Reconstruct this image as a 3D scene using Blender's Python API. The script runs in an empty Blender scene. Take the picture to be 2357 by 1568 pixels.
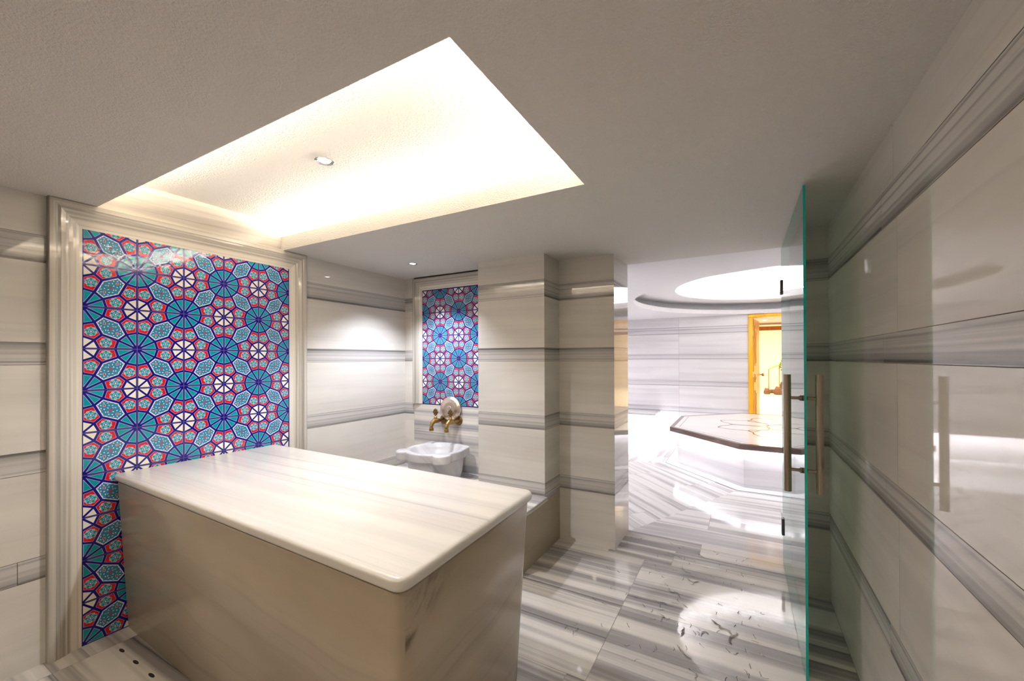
import bpy, bmesh, math, random
from mathutils import Vector, Matrix
random.seed(7)
C = bpy.context.scene.collection
S = bpy.context.scene
PI = math.pi

# ------------------------------------------------------------------ camera
CAM_H = 1.45
yaw, pitch, roll = 0.5036, -0.0049, -0.0036
fw = Vector((-math.sin(yaw)*math.cos(pitch), math.cos(yaw)*math.cos(pitch), -math.sin(pitch)))
rt = Vector((math.cos(yaw), math.sin(yaw), 0)); up = rt.cross(fw)
r2 = rt*math.cos(roll) + up*math.sin(roll); u2 = -rt*math.sin(roll) + up*math.cos(roll)
cd = bpy.data.cameras.new('camera'); cam = bpy.data.objects.new('camera', cd); C.objects.link(cam)
cam.matrix_world = Matrix(((r2.x, u2.x, -fw.x, 0), (r2.y, u2.y, -fw.y, 0), (r2.z, u2.z, -fw.z, CAM_H), (0, 0, 0, 1)))
cd.sensor_width = 36; cd.sensor_fit = 'HORIZONTAL'; cd.lens = 940.8/2357*36
cd.shift_x = -13.96/2357; cd.shift_y = 37.52/2357; cd.clip_start = 0.05; cd.clip_end = 100
S.camera = cam

# ------------------------------------------------------------------ world, exposure
w = bpy.data.worlds.new('world'); S.world = w; w.use_nodes = True
w.node_tree.nodes['Background'].inputs[0].default_value = (1, .95, .88, 1)
w.node_tree.nodes['Background'].inputs[1].default_value = 0.02
S.view_settings.view_transform = 'Standard'; S.view_settings.look = 'None'
S.view_settings.exposure = 0.2; S.view_settings.gamma = 1; S.view_settings.use_curve_mapping = False

# ------------------------------------------------------------------ room constants (metres)
XW, XR, H = -2.943, 0.450, 2.243          # panel wall, right wall, ceiling
YC, YO = 3.017, 3.48                      # niche back wall, opening to the hall
X0, X1, X2 = -1.905, -1.306, -0.856       # pier edges
Y1, Y2 = 2.780, 3.062
YN, XG = 3.057, 0.243                     # nib wall, glass door plane
YB = -1.7                                 # wall behind the viewer
HC = Vector((0.56, 6.6, 0))               # centre of the hall
YF = 8.5                                  # far wall of the hall
COFF = (XW, -0.629, 0.798, 1.772)         # ceiling recess x0,x1,y0,y1
HU = 2.43                                 # recess ceiling

# ------------------------------------------------------------------ lights (lamps of the place, plus two added fill spots behind the viewer)
def area(name, loc, sx, sy, power, col, rot=(0, 0, 0), spread=PI):
    l = bpy.data.lights.new(name, 'AREA'); l.shape = 'RECTANGLE'; l.size = sx; l.size_y = sy
    l.energy = power; l.color = col; l.spread = spread
    o = bpy.data.objects.new(name, l); C.objects.link(o); o.location = loc; o.rotation_euler = rot
    return o
def spot(name, loc, power, col, ang=2.2, blend=.7, rad=.03):
    l = bpy.data.lights.new(name, 'SPOT'); l.energy = power; l.color = col; l.spot_size = ang; l.spot_blend = blend
    l.shadow_soft_size = rad
    o = bpy.data.objects.new(name, l); C.objects.link(o); o.location = loc
    return o
WARM = (1.0, .91, .78); COOL = (.93, .93, 1.0); NEUT = (1, .95, .90)
zs_ = H + .098
# cove tubes on the shelf around the recess, shining up and inward
area('cove_light', ((COFF[0]+COFF[1])/2, COFF[3]+.065, zs_), 2.2, .03, 34, WARM, (PI+.5, 0, 0))
area('cove_light', ((COFF[0]+COFF[1])/2, COFF[2]-.065, zs_), 2.2, .03, 19, WARM, (PI-.5, 0, 0))
area('cove_light', (COFF[1]+.065, (COFF[2]+COFF[3])/2, zs_), .03, .95, 16, WARM, (0, PI-.5, 0))
spot('downlight', (-1.802, 1.301, HU-.02), 75, (.93, .95, 1), 2.3, .8)
spot('downlight', (-2.397, 2.545, H-.02), 72, (.84, .89, 1), 2.0, .6)
for x, y in ((-2.2, -.5), (-.6, -.5)):  # fill spots added in the unseen part of the room
    spot('downlight', (x, y, H-.02), 30, (1, .84, .64), 2.6, .8)
for x, y in ((-2.6, 5.0), (-2.6, 7.2), (2.7, 4.6), (2.7, 7.6), (-1.6, 3.9)):
    spot('downlight', (x, y, H-.02), 40 if x == -1.6 else 75, (.97, .96, 1), 2.7, .8)
spot('lobby_light', (.9, 9.7, 2.1), 60, (1, .72, .40), 2.8, .5)
area('lobby_ceiling_light', (1.2, 16, 3.0), 4, 8, 650, (1, .85, .62))

# ------------------------------------------------------------------ material helpers
def new_mat(name):
    m = bpy.data.materials.new(name); m.use_nodes = True
    nt = m.node_tree; b = nt.nodes['Principled BSDF']
    return m, nt, b
def N(nt, t, **kw):
    n = nt.nodes.new(t)
    for k, v in kw.items(): setattr(n, k, v)
    return n
def setv(b, **kw):
    for k, v in kw.items():
        b.inputs[k.replace('_', ' ')].default_value = v
def end_stain(m):
    nt = m.node_tree; b = nt.nodes['Principled BSDF']; src = b.inputs['Base Color'].links[0].from_socket
    pos = N(nt, 'ShaderNodeNewGeometry').outputs['Position']; sp = N(nt, 'ShaderNodeSeparateXYZ'); nt.links.new(pos, sp.inputs[0])
    def lin(cx_, cy_, cz_, c0):
        d = N(nt, 'ShaderNodeVectorMath', operation='DOT_PRODUCT'); nt.links.new(pos, d.inputs[0]); d.inputs[1].default_value = (cx_, cy_, cz_)
        a = N(nt, 'ShaderNodeMath', operation='ADD'); nt.links.new(d.outputs['Value'], a.inputs[0]); a.inputs[1].default_value = c0; return a.outputs[0]
    ca_, sa_ = math.cos(.75), math.sin(.75); y0_, z0_ = .845, .665
    t_ = lin(0, ca_, sa_, -(y0_*ca_+z0_*sa_)); d_ = lin(0, -sa_, ca_, -(-y0_*sa_+z0_*ca_))
    mp = N(nt, 'ShaderNodeCombineXYZ'); nt.links.new(t_, mp.inputs[0]); nt.links.new(d_, mp.inputs[1])
    nz = stretched_noise(nt, mp.outputs[0], 6, 16, 5, .6, .3, 1.)
    nr_ = N(nt, 'ShaderNodeSeparateXYZ'); nt.links.new(N(nt, 'ShaderNodeNewGeometry').outputs['True Normal'], nr_.inputs[0])
    ab = N(nt, 'ShaderNodeMath', operation='ABSOLUTE'); nt.links.new(d_, ab.inputs[0])
    def mr(s_, a, b_):
        q = N(nt, 'ShaderNodeMapRange'); q.interpolation_type = 'SMOOTHSTEP'; nt.links.new(s_, q.inputs[0]); q.inputs[1].default_value = a; q.inputs[2].default_value = b_; return q.outputs[0]
    def mul(a, b_):
        q = N(nt, 'ShaderNodeMath', operation='MULTIPLY'); nt.links.new(a, q.inputs[0]); nt.links.new(b_, q.inputs[1]); return q.outputs[0]
    mask = mul(mul(mr(ab.outputs[0], .10, .0), mr(t_, .38, .02)), mul(mr(nz, .40, .62), mr(nr_.outputs[0], .85, .97)))
    mask = mul(mask, mr(t_, -.14, -.02))
    nt.links.new(mixrgb(nt, mask, src, (.09, .075, .065)), b.inputs['Base Color'])
def simple(name, col, rough=.5, metal=0., coat=0., emit=None, es=0.):
    m, nt, b = new_mat(name)
    setv(b, Base_Color=(*col, 1), Roughness=rough, Metallic=metal)
    if coat: b.inputs['Coat Weight'].default_value = coat; b.inputs['Coat Roughness'].default_value = .05
    if emit: b.inputs['Emission Color'].default_value = (*emit, 1); b.inputs['Emission Strength'].default_value = es
    return m
def ramp(nt, stops):
    r = N(nt, 'ShaderNodeValToRGB'); e = r.color_ramp.elements
    while len(e) > len(stops): e.remove(e[-1])
    while len(e) < len(stops): e.new(.5)
    for i, (p, c) in enumerate(stops):
        e[i].position = p; e[i].color = (*c, 1)
    return r
def mixrgb(nt, fac, a, b, typ='MIX'):
    n = N(nt, 'ShaderNodeMix', data_type='RGBA', blend_type=typ)
    for s, v in ((n.inputs[0], fac), (n.inputs[6], a), (n.inputs[7], b)):
        if hasattr(v, 'links') or hasattr(v, 'is_linked'): nt.links.new(v, s)
        elif isinstance(v, tuple): s.default_value = (*v, 1)
        else: s.default_value = v
    return n.outputs[2]
def stretched_noise(nt, src, su, sv, detail=4, rough=.55, dist=0., off=0.):
    mp = N(nt, 'ShaderNodeMapping'); mp.inputs['Scale'].default_value = (su, sv, 1); mp.inputs['Location'].default_value = (off, off*1.7, off)
    nt.links.new(src, mp.inputs[0])
    n = N(nt, 'ShaderNodeTexNoise'); n.inputs['Scale'].default_value = 1; n.inputs['Detail'].default_value = detail
    n.inputs['Roughness'].default_value = rough; n.inputs['Distortion'].default_value = dist
    nt.links.new(mp.outputs[0], n.inputs['Vector'])
    return n.outputs['Fac']
def marble(name, base, tint, grey, dark, plain_amt, sv, rough=.03, contrast=(.42, .60), warp=.02, fine=.5, bump=0., wet=False, su=.35):
    """striped marble; u runs along the stripes, v across them (metres)"""
    m, nt, b = new_mat(name)
    uv = N(nt, 'ShaderNodeUVMap').outputs[0]
    # slow wobble of the stripes
    w1 = stretched_noise(nt, uv, .9, .9, 2, .5, 0, 5.)
    sub = N(nt, 'ShaderNodeMath', operation='MULTIPLY_ADD'); nt.links.new(w1, sub.inputs[0]); sub.inputs[1].default_value = warp*4; sub.inputs[2].default_value = -warp*2
    cb = N(nt, 'ShaderNodeCombineXYZ'); nt.links.new(sub.outputs[0], cb.inputs[1])
    ad = N(nt, 'ShaderNodeVectorMath', operation='ADD'); nt.links.new(uv, ad.inputs[0]); nt.links.new(cb.outputs[0], ad.inputs[1])
    src = ad.outputs[0]
    n1 = stretched_noise(nt, src, su, sv, 3, .55, 0, 1.3)
    n2 = stretched_noise(nt, src, su*.6, sv*4.5, 4, .6, 0, 9.1)
    n3 = stretched_noise(nt, uv, 1.3, 2.2, 3, .6, .4, 3.7)
    rA = ramp(nt, [(contrast[0], (0, 0, 0)), (contrast[1], (1, 1, 1))]); nt.links.new(n1, rA.inputs[0])
    rB = ramp(nt, [(.55, (0, 0, 0)), (.72, (1, 1, 1))]); nt.links.new(n2, rB.inputs[0])
    rC = ramp(nt, [(.35, base), (.68, tint)]); nt.links.new(n3, rC.inputs[0])
    f1 = N(nt, 'ShaderNodeMath', operation='MULTIPLY'); nt.links.new(rA.outputs[0], f1.inputs[0]); f1.inputs[1].default_value = plain_amt
    c1 = mixrgb(nt, f1.outputs[0], rC.outputs[0], grey)
    f2 = N(nt, 'ShaderNodeMath', operation='MULTIPLY'); nt.links.new(rB.outputs[0], f2.inputs[0])
    f2b = N(nt, 'ShaderNodeMath', operation='MULTIPLY'); f2b.inputs[1].default_value = fine
    rAc = N(nt, 'ShaderNodeMath', operation='MULTIPLY_ADD'); nt.links.new(rA.outputs[0], rAc.inputs[0]); rAc.inputs[1].default_value = .8; rAc.inputs[2].default_value = .2
    nt.links.new(rAc.outputs[0], f2.inputs[1]); nt.links.new(f2.outputs[0], f2b.inputs[0])
    c2 = mixrgb(nt, f2b.outputs[0], c1, dark)
    nt.links.new(c2, b.inputs['Base Color'])
    b.inputs['Roughness'].default_value = rough
    if wet:
        geo = N(nt, 'ShaderNodeNewGeometry').outputs['Position']
        n4 = stretched_noise(nt, geo, 2.2, 2.2, 3, .55, .3, 2.)
        rr = ramp(nt, [(.42, (.012,)*3), (.60, (.06,)*3)]); nt.links.new(n4, rr.inputs[0])
        nt.links.new(rr.outputs[0], b.inputs['Roughness'])
        n5 = stretched_noise(nt, geo, 60, 60, 2, .5, 0, 2.)
        bp = N(nt, 'ShaderNodeBump'); bp.inputs['Strength'].default_value = .05; bp.inputs['Distance'].default_value = .002
        nt.links.new(n5, bp.inputs['Height']); nt.links.new(bp.outputs[0], b.inputs['Normal'])
    return m
def profiled(name, width, stops, amt=.35, dark=(.18, .17, .165), rough=.03, wob=.10, warm=(1, 1, 1)):
    m, nt, b = new_mat(name); uv = N(nt, 'ShaderNodeUVMap').outputs[0]
    sx = N(nt, 'ShaderNodeSeparateXYZ'); nt.links.new(uv, sx.inputs[0])
    n1 = stretched_noise(nt, uv, .8, 6, 3, .5, 0, 2.2)
    dv = N(nt, 'ShaderNodeMath', operation='DIVIDE'); nt.links.new(sx.outputs[1], dv.inputs[0]); dv.inputs[1].default_value = width
    fr_ = N(nt, 'ShaderNodeMath', operation='PINGPONG'); nt.links.new(dv.outputs[0], fr_.inputs[0]); fr_.inputs[1].default_value = 1.
    mu = N(nt, 'ShaderNodeMath', operation='MULTIPLY_ADD'); nt.links.new(n1, mu.inputs[0]); mu.inputs[1].default_value = wob*2; nt.links.new(fr_.outputs[0], mu.inputs[2])
    sb = N(nt, 'ShaderNodeMath', operation='SUBTRACT'); nt.links.new(mu.outputs[0], sb.inputs[0]); sb.inputs[1].default_value = wob
    r = ramp(nt, [(p, tuple(v*w_ for w_ in warm)) for p, v in stops]); nt.links.new(sb.outputs[0], r.inputs[0])
    n2 = stretched_noise(nt, uv, .5, 90, 3, .6, 0, 6.2)
    r2_ = ramp(nt, [(.50, (0, 0, 0)), (.70, (amt,)*3)]); nt.links.new(n2, r2_.inputs[0])
    c = mixrgb(nt, r2_.outputs[0], r.outputs[0], dark)
    n3 = stretched_noise(nt, uv, .7, 16, 3, .55, .2, 4.4)
    r3_ = ramp(nt, [(.42, (.0,)*3), (.66, (.55,)*3)]); nt.links.new(n3, r3_.inputs[0])
    avg = sum(v for p, v in stops)/len(stops)*1.12
    c = mixrgb(nt, r3_.outputs[0], c, tuple(min(.8, avg*w_) for w_ in warm))
    nt.links.new(c, b.inputs['Base Color']); b.inputs['Roughness'].default_value = rough
    return m
CREAM = (.79, .75, .69); CREAM2 = (.71, .665, .60); GREY = (.46, .43, .41); DARK = (.20, .185, .18)
M = {}
M['plain'] = marble('cream_marble', CREAM, CREAM2, (.60, .56, .52), (.48, .44, .41), .45, 7, fine=.35)
M['band'] = profiled('grey_striped_marble', .105, [(.0, .55), (.04, .12), (.10, .16), (.15, .34), (.30, .42), (.36, .58), (.50, .46), (.58, .64), (.78, .60), (.86, .36), (.92, .62), (1, .62)], warm=(1.03, .98, .93))
M['plinth'] = marble('striped_marble_cladding', CREAM, CREAM2, (.44, .415, .42), (.20, .19, .20), 1.0, 14, contrast=(.43, .56), fine=1., su=.2, warp=.005)
M['floor'] = marble('striped_marble_floor', (.70, .66, .61), (.62, .575, .52), (.27, .25, .245), (.10, .092, .095), 1.0, 10, contrast=(.42, .60), fine=1.0, wet=True, warp=.012, su=.22)
M['hall_plain'] = marble('white_marble', (.88, .865, .87), (.84, .825, .835), (.66, .64, .66), (.50, .48, .51), .45, 9, fine=.4)
M['hall_band'] = profiled('white_grey_striped_marble', .105, [(.0, .70), (.08, .34), (.13, .66), (.35, .80), (.48, .62), (.58, .78), (.74, .50), (.84, .44), (.9, .74), (1, .8)], amt=.2, warm=(1, .985, 1.01))
M['hall_floor'] = marble('white_striped_marble_floor', (.74, .715, .70), (.70, .67, .65), (.42, .40, .405), (.24, .225, .23), .95, 12, contrast=(.45, .58), fine=.75, rough=.11, warp=.008)
M['platform'] = marble('platform_marble', (.93, .91, .89), (.90, .88, .86), (.80, .77, .76), (.66, .63, .62), .3, 9, fine=.2, rough=.12)
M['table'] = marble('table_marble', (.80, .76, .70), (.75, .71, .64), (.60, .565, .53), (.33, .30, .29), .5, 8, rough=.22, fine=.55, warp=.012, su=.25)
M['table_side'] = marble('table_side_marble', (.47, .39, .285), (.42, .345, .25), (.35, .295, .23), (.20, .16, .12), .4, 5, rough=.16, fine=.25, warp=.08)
end_stain(M['table_side'])
M['frame'] = profiled('frame_marble', .125, [(.0, .28), (.05, .46), (.16, .60), (.26, .38), (.33, .26), (.38, .56), (.48, .42), (.56, .68), (.62, .46), (.70, .74), (1, .80)], amt=.3, wob=.03, warm=(1.06, .98, .86))
M['frame_plain'] = marble('recess_marble', (.80, .74, .63), (.72, .65, .55), (.42, .38, .35), (.30, .27, .26), .9, 13, contrast=(.46, .66), fine=.5)
M['white_stone'] = marble('white_carved_marble', (.84, .82, .81), (.74, .72, .72), (.50, .49, .52), (.36, .35, .38), .6, 5, rough=.28, fine=.5, warp=.2, su=3)
M['joint'] = simple('joint_grout', (.24, .20, .16), .8)
M['floor_joint'] = simple('floor_grout', (.27, .23, .19), .6)

def plaster(name, col, scale, strength):
    m, nt, b = new_mat(name); setv(b, Base_Color=(*col, 1), Roughness=.75)
    g = N(nt, 'ShaderNodeNewGeometry').outputs['Position']
    n = N(nt, 'ShaderNodeTexNoise'); n.inputs['Scale'].default_value = scale; n.inputs['Detail'].default_value = 3; n.inputs['Roughness'].default_value = .55
    nt.links.new(g, n.inputs['Vector'])
    bp = N(nt, 'ShaderNodeBump'); bp.inputs['Strength'].default_value = strength; bp.inputs['Distance'].default_value = .008
    nt.links.new(n.outputs['Fac'], bp.inputs['Height']); nt.links.new(bp.outputs[0], b.inputs['Normal'])
    return m
M['ceiling'] = plaster('textured_ceiling_paint', (.74, .70, .65), 150, .8)
M['ceiling_up'] = plaster('recess_ceiling_paint', (.80, .76, .70), 120, 1.0)
M['hall_ceiling'] = plaster('smooth_white_paint', (.86, .85, .87), 60, .05)

# glazed tile colours
def glaze(name, col):
    m, nt, b = new_mat(name); setv(b, Base_Color=(*col, 1), Roughness=.03)
    g = N(nt, 'ShaderNodeNewGeometry').outputs['Position']
    n = N(nt, 'ShaderNodeTexNoise'); n.inputs['Scale'].default_value = 24; n.inputs['Detail'].default_value = 2
    nt.links.new(g, n.inputs['Vector'])
    bp = N(nt, 'ShaderNodeBump'); bp.inputs['Strength'].default_value = .22; bp.inputs['Distance'].default_value = .004
    nt.links.new(n.outputs['Fac'], bp.inputs['Height']); nt.links.new(bp.outputs[0], b.inputs['Normal'])
    return m
TM = [glaze('navy_glaze', (.006, .004, .19)), glaze('white_glaze', (.80, .78, .84)), glaze('teal_glaze', (.0, .29, .33)),
      glaze('red_glaze', (.60, .010, .016)), glaze('cream_glaze', (.86, .82, .70)), glaze('blue_green_glaze', (.03, .22, .36)),
      simple('tile_grout', (.13, .09, .18), .6), glaze('pale_line_glaze', (.58, .56, .82)), glaze('pale_blue_glaze', (.50, .58, .66))]

def metal(name, col, rough): return simple(name, col, rough, 1.)
M['brass'] = metal('aged_brass', (.42, .27, .09), .30)
M['brass_dark'] = metal('dark_brass', (.25, .16, .06), .35)
M['bowl_metal'] = metal('tinned_copper', (.72, .62, .54), .34)
M['steel'] = metal('brushed_steel', (.44, .36, .28), .25)
M['chrome'] = metal('chrome', (.85, .85, .85), .08)
M['hinge'] = metal('dark_hinge_metal', (.10, .10, .11), .35)
M['lens'] = simple('lamp_lens', (1, 1, 1), .3, emit=(.93, .95, 1), es=25)
M['led'] = simple('led_strip', (1, 1, 1), .4, emit=(1, .88, .7), es=8)
M['led_cool'] = simple('led_strip_cool', (1, 1, 1), .4, emit=(.92, .92, 1), es=2)
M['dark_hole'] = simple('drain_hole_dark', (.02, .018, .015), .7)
M['brown_stone'] = marble('brown_marble', (.20, .135, .115), (.14, .09, .08), (.30, .22, .20), (.07, .045, .04), .6, 14, rough=.12, fine=.5, su=3)

# glass
def glass_mat():
    m, nt, b = new_mat('green_tinted_glass'); nt.nodes.remove(b)
    out = nt.nodes['Material Output']
    tr = N(nt, 'ShaderNodeBsdfTransparent'); tr.inputs[0].default_value = (.87, .96, .87, 1)
    gl = N(nt, 'ShaderNodeBsdfGlossy'); gl.inputs['Roughness'].default_value = 0.0; gl.inputs[0].default_value = (.95, 1, .97, 1)
    fr = N(nt, 'ShaderNodeFresnel'); fr.inputs[0].default_value = 1.45
    mx = N(nt, 'ShaderNodeMixShader')
    nt.links.new(fr.outputs[0], mx.inputs[0]); nt.links.new(tr.outputs[0], mx.inputs[1]); nt.links.new(gl.outputs[0], mx.inputs[2])
    nt.links.new(mx.outputs[0], out.inputs[0])
    return m
M['glass'] = glass_mat()
M['glass_edge'] = simple('glass_edge_teal', (.0, .50, .42), .1, coat=.5)
def wood(name, a, b_, sc):
    m, nt, b = new_mat(name); uv = N(nt, 'ShaderNodeTexCoord').outputs['Object']
    mp = N(nt, 'ShaderNodeMapping'); mp.inputs['Scale'].default_value = (sc, sc, sc*.08); nt.links.new(uv, mp.inputs[0])
    n = N(nt, 'ShaderNodeTexNoise'); n.inputs['Scale'].default_value = 1; n.inputs['Detail'].default_value = 4; n.inputs['Distortion'].default_value = .6
    nt.links.new(mp.outputs[0], n.inputs['Vector'])
    r = ramp(nt, [(.35, a), (.65, b_)]); nt.links.new(n.outputs['Fac'], r.inputs[0]); nt.links.new(r.outputs[0], b.inputs['Base Color'])
    b.inputs['Roughness'].default_value = .35
    return m
M['oak'] = wood('orange_wood', (.80, .36, .005), (.92, .48, .01), 30)
M['oak_dark'] = wood('carved_orange_wood', (.50, .22, .01), (.78, .38, .02), 45)
M['beam'] = wood('dark_orange_wood', (.50, .13, .008), (.60, .18, .012), 20)

# ------------------------------------------------------------------ mesh builder
class MB:
    def __init__(s): s.v = []; s.f = []; s.uv = []; s.m = []; s.smooth = []
    def face(s, pts, mat=0, uv=None, smooth=False):
        i = len(s.v); s.v += [tuple(p) for p in pts]; s.f.append(tuple(range(i, i+len(pts))))
        s.uv.append(uv if uv else [(p[0]+p[1]*.0, p[2]) for p in pts]); s.m.append(mat); s.smooth.append(smooth)
    def quad(s, o, u, v, mat=0, off=(0, 0), sw=False):
        o, u, v = Vector(o), Vector(u), Vector(v); L, W = u.length, v.length
        a, b = off
        q = [(a, b), (a+L, b), (a+L, b+W), (a, b+W)]
        if sw: q = [(y+a, x+b) for x, y in ((0, 0), (L, 0), (L, W), (0, W))]
        s.face([o, o+u, o+u+v, o+v], mat, q)
    def box(s, lo, hi, mat=0, off=None, along='x', faces='xXyYzZ'):
        (x0, y0, z0), (x1, y1, z1) = lo, hi
        if off is None: off = (random.random()*40, random.random()*40)
        sw = along != 'x'
        if 'z' in faces: s.quad((x0, y1, z0), (x1-x0, 0, 0), (0, y0-y1, 0), mat, off, sw)
        if 'Z' in faces: s.quad((x0, y0, z1), (x1-x0, 0, 0), (0, y1-y0, 0), mat, off, sw)
        if 'y' in faces: s.quad((x0, y0, z0), (x1-x0, 0, 0), (0, 0, z1-z0), mat, off)
        if 'Y' in faces: s.quad((x1, y1, z0), (x0-x1, 0, 0), (0, 0, z1-z0), mat, off)
        if 'x' in faces: s.quad((x0, y1, z0), (0, y0-y1, 0), (0, 0, z1-z0), mat, off)
        if 'X' in faces: s.quad((x1, y0, z0), (0, y1-y0, 0), (0, 0, z1-z0), mat, off)
    def build(s, name, mats, parent=None, loc=None, weld=False):
        me = bpy.data.meshes.new(name)
        base = Vector(loc) if loc is not None else Vector((0, 0, 0))
        me.from_pydata([tuple(Vector(p)-base) for p in s.v], [], s.f)
        ul = me.uv_layers.new(name='UVMap'); k = 0; flat = []
        for q in s.uv:
            for c in q: flat += [c[0], c[1]]
        ul.data.foreach_set('uv', flat)
        me.polygons.foreach_set('material_index', s.m)
        me.polygons.foreach_set('use_smooth', s.smooth)
        for m in (mats if isinstance(mats, (list, tuple)) else [mats]): me.materials.append(m)
        if weld:
            bm = bmesh.new(); bm.from_mesh(me); bmesh.ops.remove_doubles(bm, verts=bm.verts, dist=1e-5)
            bmesh.ops.recalc_face_normals(bm, faces=bm.faces); bm.to_mesh(me); bm.free()
        o = bpy.data.objects.new(name, me); C.objects.link(o)
        if parent is not None:
            o.parent = parent; o.location = base - parent.location if parent.type == 'EMPTY' else base
            if parent.type != 'EMPTY': o.matrix_parent_inverse = Matrix.Identity(4); o.location = base - parent_world(parent)
        else: o.location = base
        return o
def parent_world(p):
    v = Vector(p.location)
    while p.parent: p = p.parent; v += Vector(p.location)
    return v
def empty(name, loc, label, cat, group=None):
    o = bpy.data.objects.new(name, None); C.objects.link(o); o.location = loc; o.empty_display_size = .05
    o['label'] = label; o['category'] = cat
    if group: o['group'] = group
    return o
def tag(o, label=None, cat=None, group=None, kind=None):
    if label: o['label'] = label
    if cat: o['category'] = cat
    if group: o['group'] = group
    if kind: o['kind'] = kind
    return o
def struct(o, label, cat='wall'): return tag(o, label, cat, kind='structure')
def bevel(o, wdt, seg=3):
    md = o.modifiers.new('bevel', 'BEVEL'); md.width = wdt; md.segments = seg; md.limit_method = 'ANGLE'; md.angle_limit = .6
    for p in o.data.polygons: p.use_smooth = True
    return o
def lathe(mb, prof, org, axis=(0, 0, 1), seg=32, mat=0, cap=True):
    """prof: (radius, height) along axis"""
    ax = Vector(axis).normalized(); a = ax.orthogonal().normalized(); b = ax.cross(a); org = Vector(org)
    rings = [[org + ax*h + (a*math.cos(t) + b*math.sin(t))*r for t in [2*PI*k/seg for k in range(seg)]] for r, h in prof]
    for i in range(len(rings)-1):
        for k in range(seg):
            k2 = (k+1) % seg
            u0, u1 = k/seg*.6, (k+1)/seg*.6
            mb.face([rings[i][k], rings[i][k2], rings[i+1][k2], rings[i+1][k]], mat, [(u0, i*.05), (u1, i*.05), (u1, i*.05+.05), (u0, i*.05+.05)], True)
    if cap:
        if prof[0][0] > 1e-5: mb.face(rings[0][::-1], mat)
        if prof[-1][0] > 1e-5: mb.face(rings[-1], mat)
def tube(mb, pts, r, seg=12, mat=0):
    pts = [Vector(p) for p in pts]; rs = r if isinstance(r, (list, tuple)) else [r]*len(pts)
    prev = None; rings = []
    for i, p in enumerate(pts):
        d = (pts[min(i+1, len(pts)-1)] - pts[max(i-1, 0)]).normalized()
        a = d.orthogonal().normalized() if prev is None else (prev - d*prev.dot(d)).normalized()
        prev = a; b = d.cross(a)
        rings.append([p + (a*math.cos(2*PI*k/seg) + b*math.sin(2*PI*k/seg))*rs[i] for k in range(seg)])
    for i in range(len(rings)-1):
        for k in range(seg):
            k2 = (k+1) % seg
            mb.face([rings[i][k], rings[i][k2], rings[i+1][k2], rings[i+1][k]], mat, None, True)
    mb.face(rings[0][::-1], mat); mb.face(rings[-1], mat)

# ------------------------------------------------------------------ marble cladding in courses
ZC = [(0, .41, 0), (.41, .515, 1), (.515, .915, 0), (.915, 1.02, 1), (1.02, 1.43, 0), (1.43, 1.535, 1), (1.535, 1.92, 0), (1.92, 2.05, 1), (2.05, H, 0)]
def clad(mb, o, u, L, joints=(), z0=0., z1=H, nrm=None, gap=.0011, plain=0, band=1, back=2, seed=None):
    """courses of slabs on a vertical plane starting at o, running along unit u for L; nrm points into the room"""
    rnd = random.Random(seed if seed is not None else random.random())
    o = Vector(o); u = Vector(u); n = Vector(nrm)
    flip = u.cross(Vector((0, 0, 1))).dot(n) < 0
    def q(a, b, za, zb, mat, uvo, push):
        p = [o+u*a+Vector((0, 0, za-o.z)), o+u*b+Vector((0, 0, za-o.z)), o+u*b+Vector((0, 0, zb-o.z)), o+u*a+Vector((0, 0, zb-o.z))]
        p = [x + n*push for x in p]; uv = [(a+uvo[0], za+uvo[1]), (b+uvo[0], za+uvo[1]), (b+uvo[0], zb+uvo[1]), (a+uvo[0], zb+uvo[1])]
        if flip: p, uv = p[::-1], uv[::-1]
        mb.face(p, mat, uv)
    q(0, L, z0, z1, back, (0, 0), -.002)
    for i, (za, zb, kind) in enumerate(ZC):
        za, zb = max(za, z0), min(zb, z1)
        if zb-za < .01: continue
        js = joints[i] if joints and isinstance(joints[0], (list, tuple)) else joints
        xs = [0.] + sorted(j for j in js if .02 < j < L-.02) + [L]
        for a, b in zip(xs, xs[1:]):
            q(a + (gap if a > 0 else 0), b - (gap if b < L else 0), za + (gap if za > z0 else 0), zb - (gap if zb < z1 else 0),
              band if kind else plain, (rnd.random()*30, (-za + .105*(rnd.random() < .25)) if kind else rnd.random()*30), 0)
WM = [M['plain'], M['band'], M['joint']]
HM = [M['hall_plain'], M['hall_band'], M['joint']]

# ================================================================== SETTING
# left wall: viewer-side piece, and piece between the tile frame and the niche corner
FY0, FY1, PY0, PY1, PZ = .627, 1.954, .749, 1.830, 2.119
mb = MB()
clad(mb, (XW, YB, 0), (0, 1, 0), FY0-YB, joints=[[.6, 1.2, 1.8]]*1 + [[.9, 2.24]] + [[.6, 1.8]]*7, nrm=(1, 0, 0), seed=3)
clad(mb, (XW, FY1, 0), (0, 1, 0), YC-FY1, nrm=(1, 0, 0), seed=5)
# marble above the frame inside the recess, and wall core behind the panel
mb.quad((XW, COFF[2]-.2, H), (0, COFF[3]-COFF[2]+.4, 0), (0, 0, HU-H), 3, (3.3, 8.7))
mb.quad((XW-.03, FY0, 0), (0, FY1-FY0, 0), (0, 0, H), 2)
struct(mb.build('wall_left', WM+[M['frame_plain']]), 'cream and grey marble clad wall on the left carrying the large tile panel')
# niche back wall
mb = MB()
clad(mb, (XW, YC, 0), (1, 0, 0), .118, nrm=(0, -1, 0), seed=11)
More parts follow.
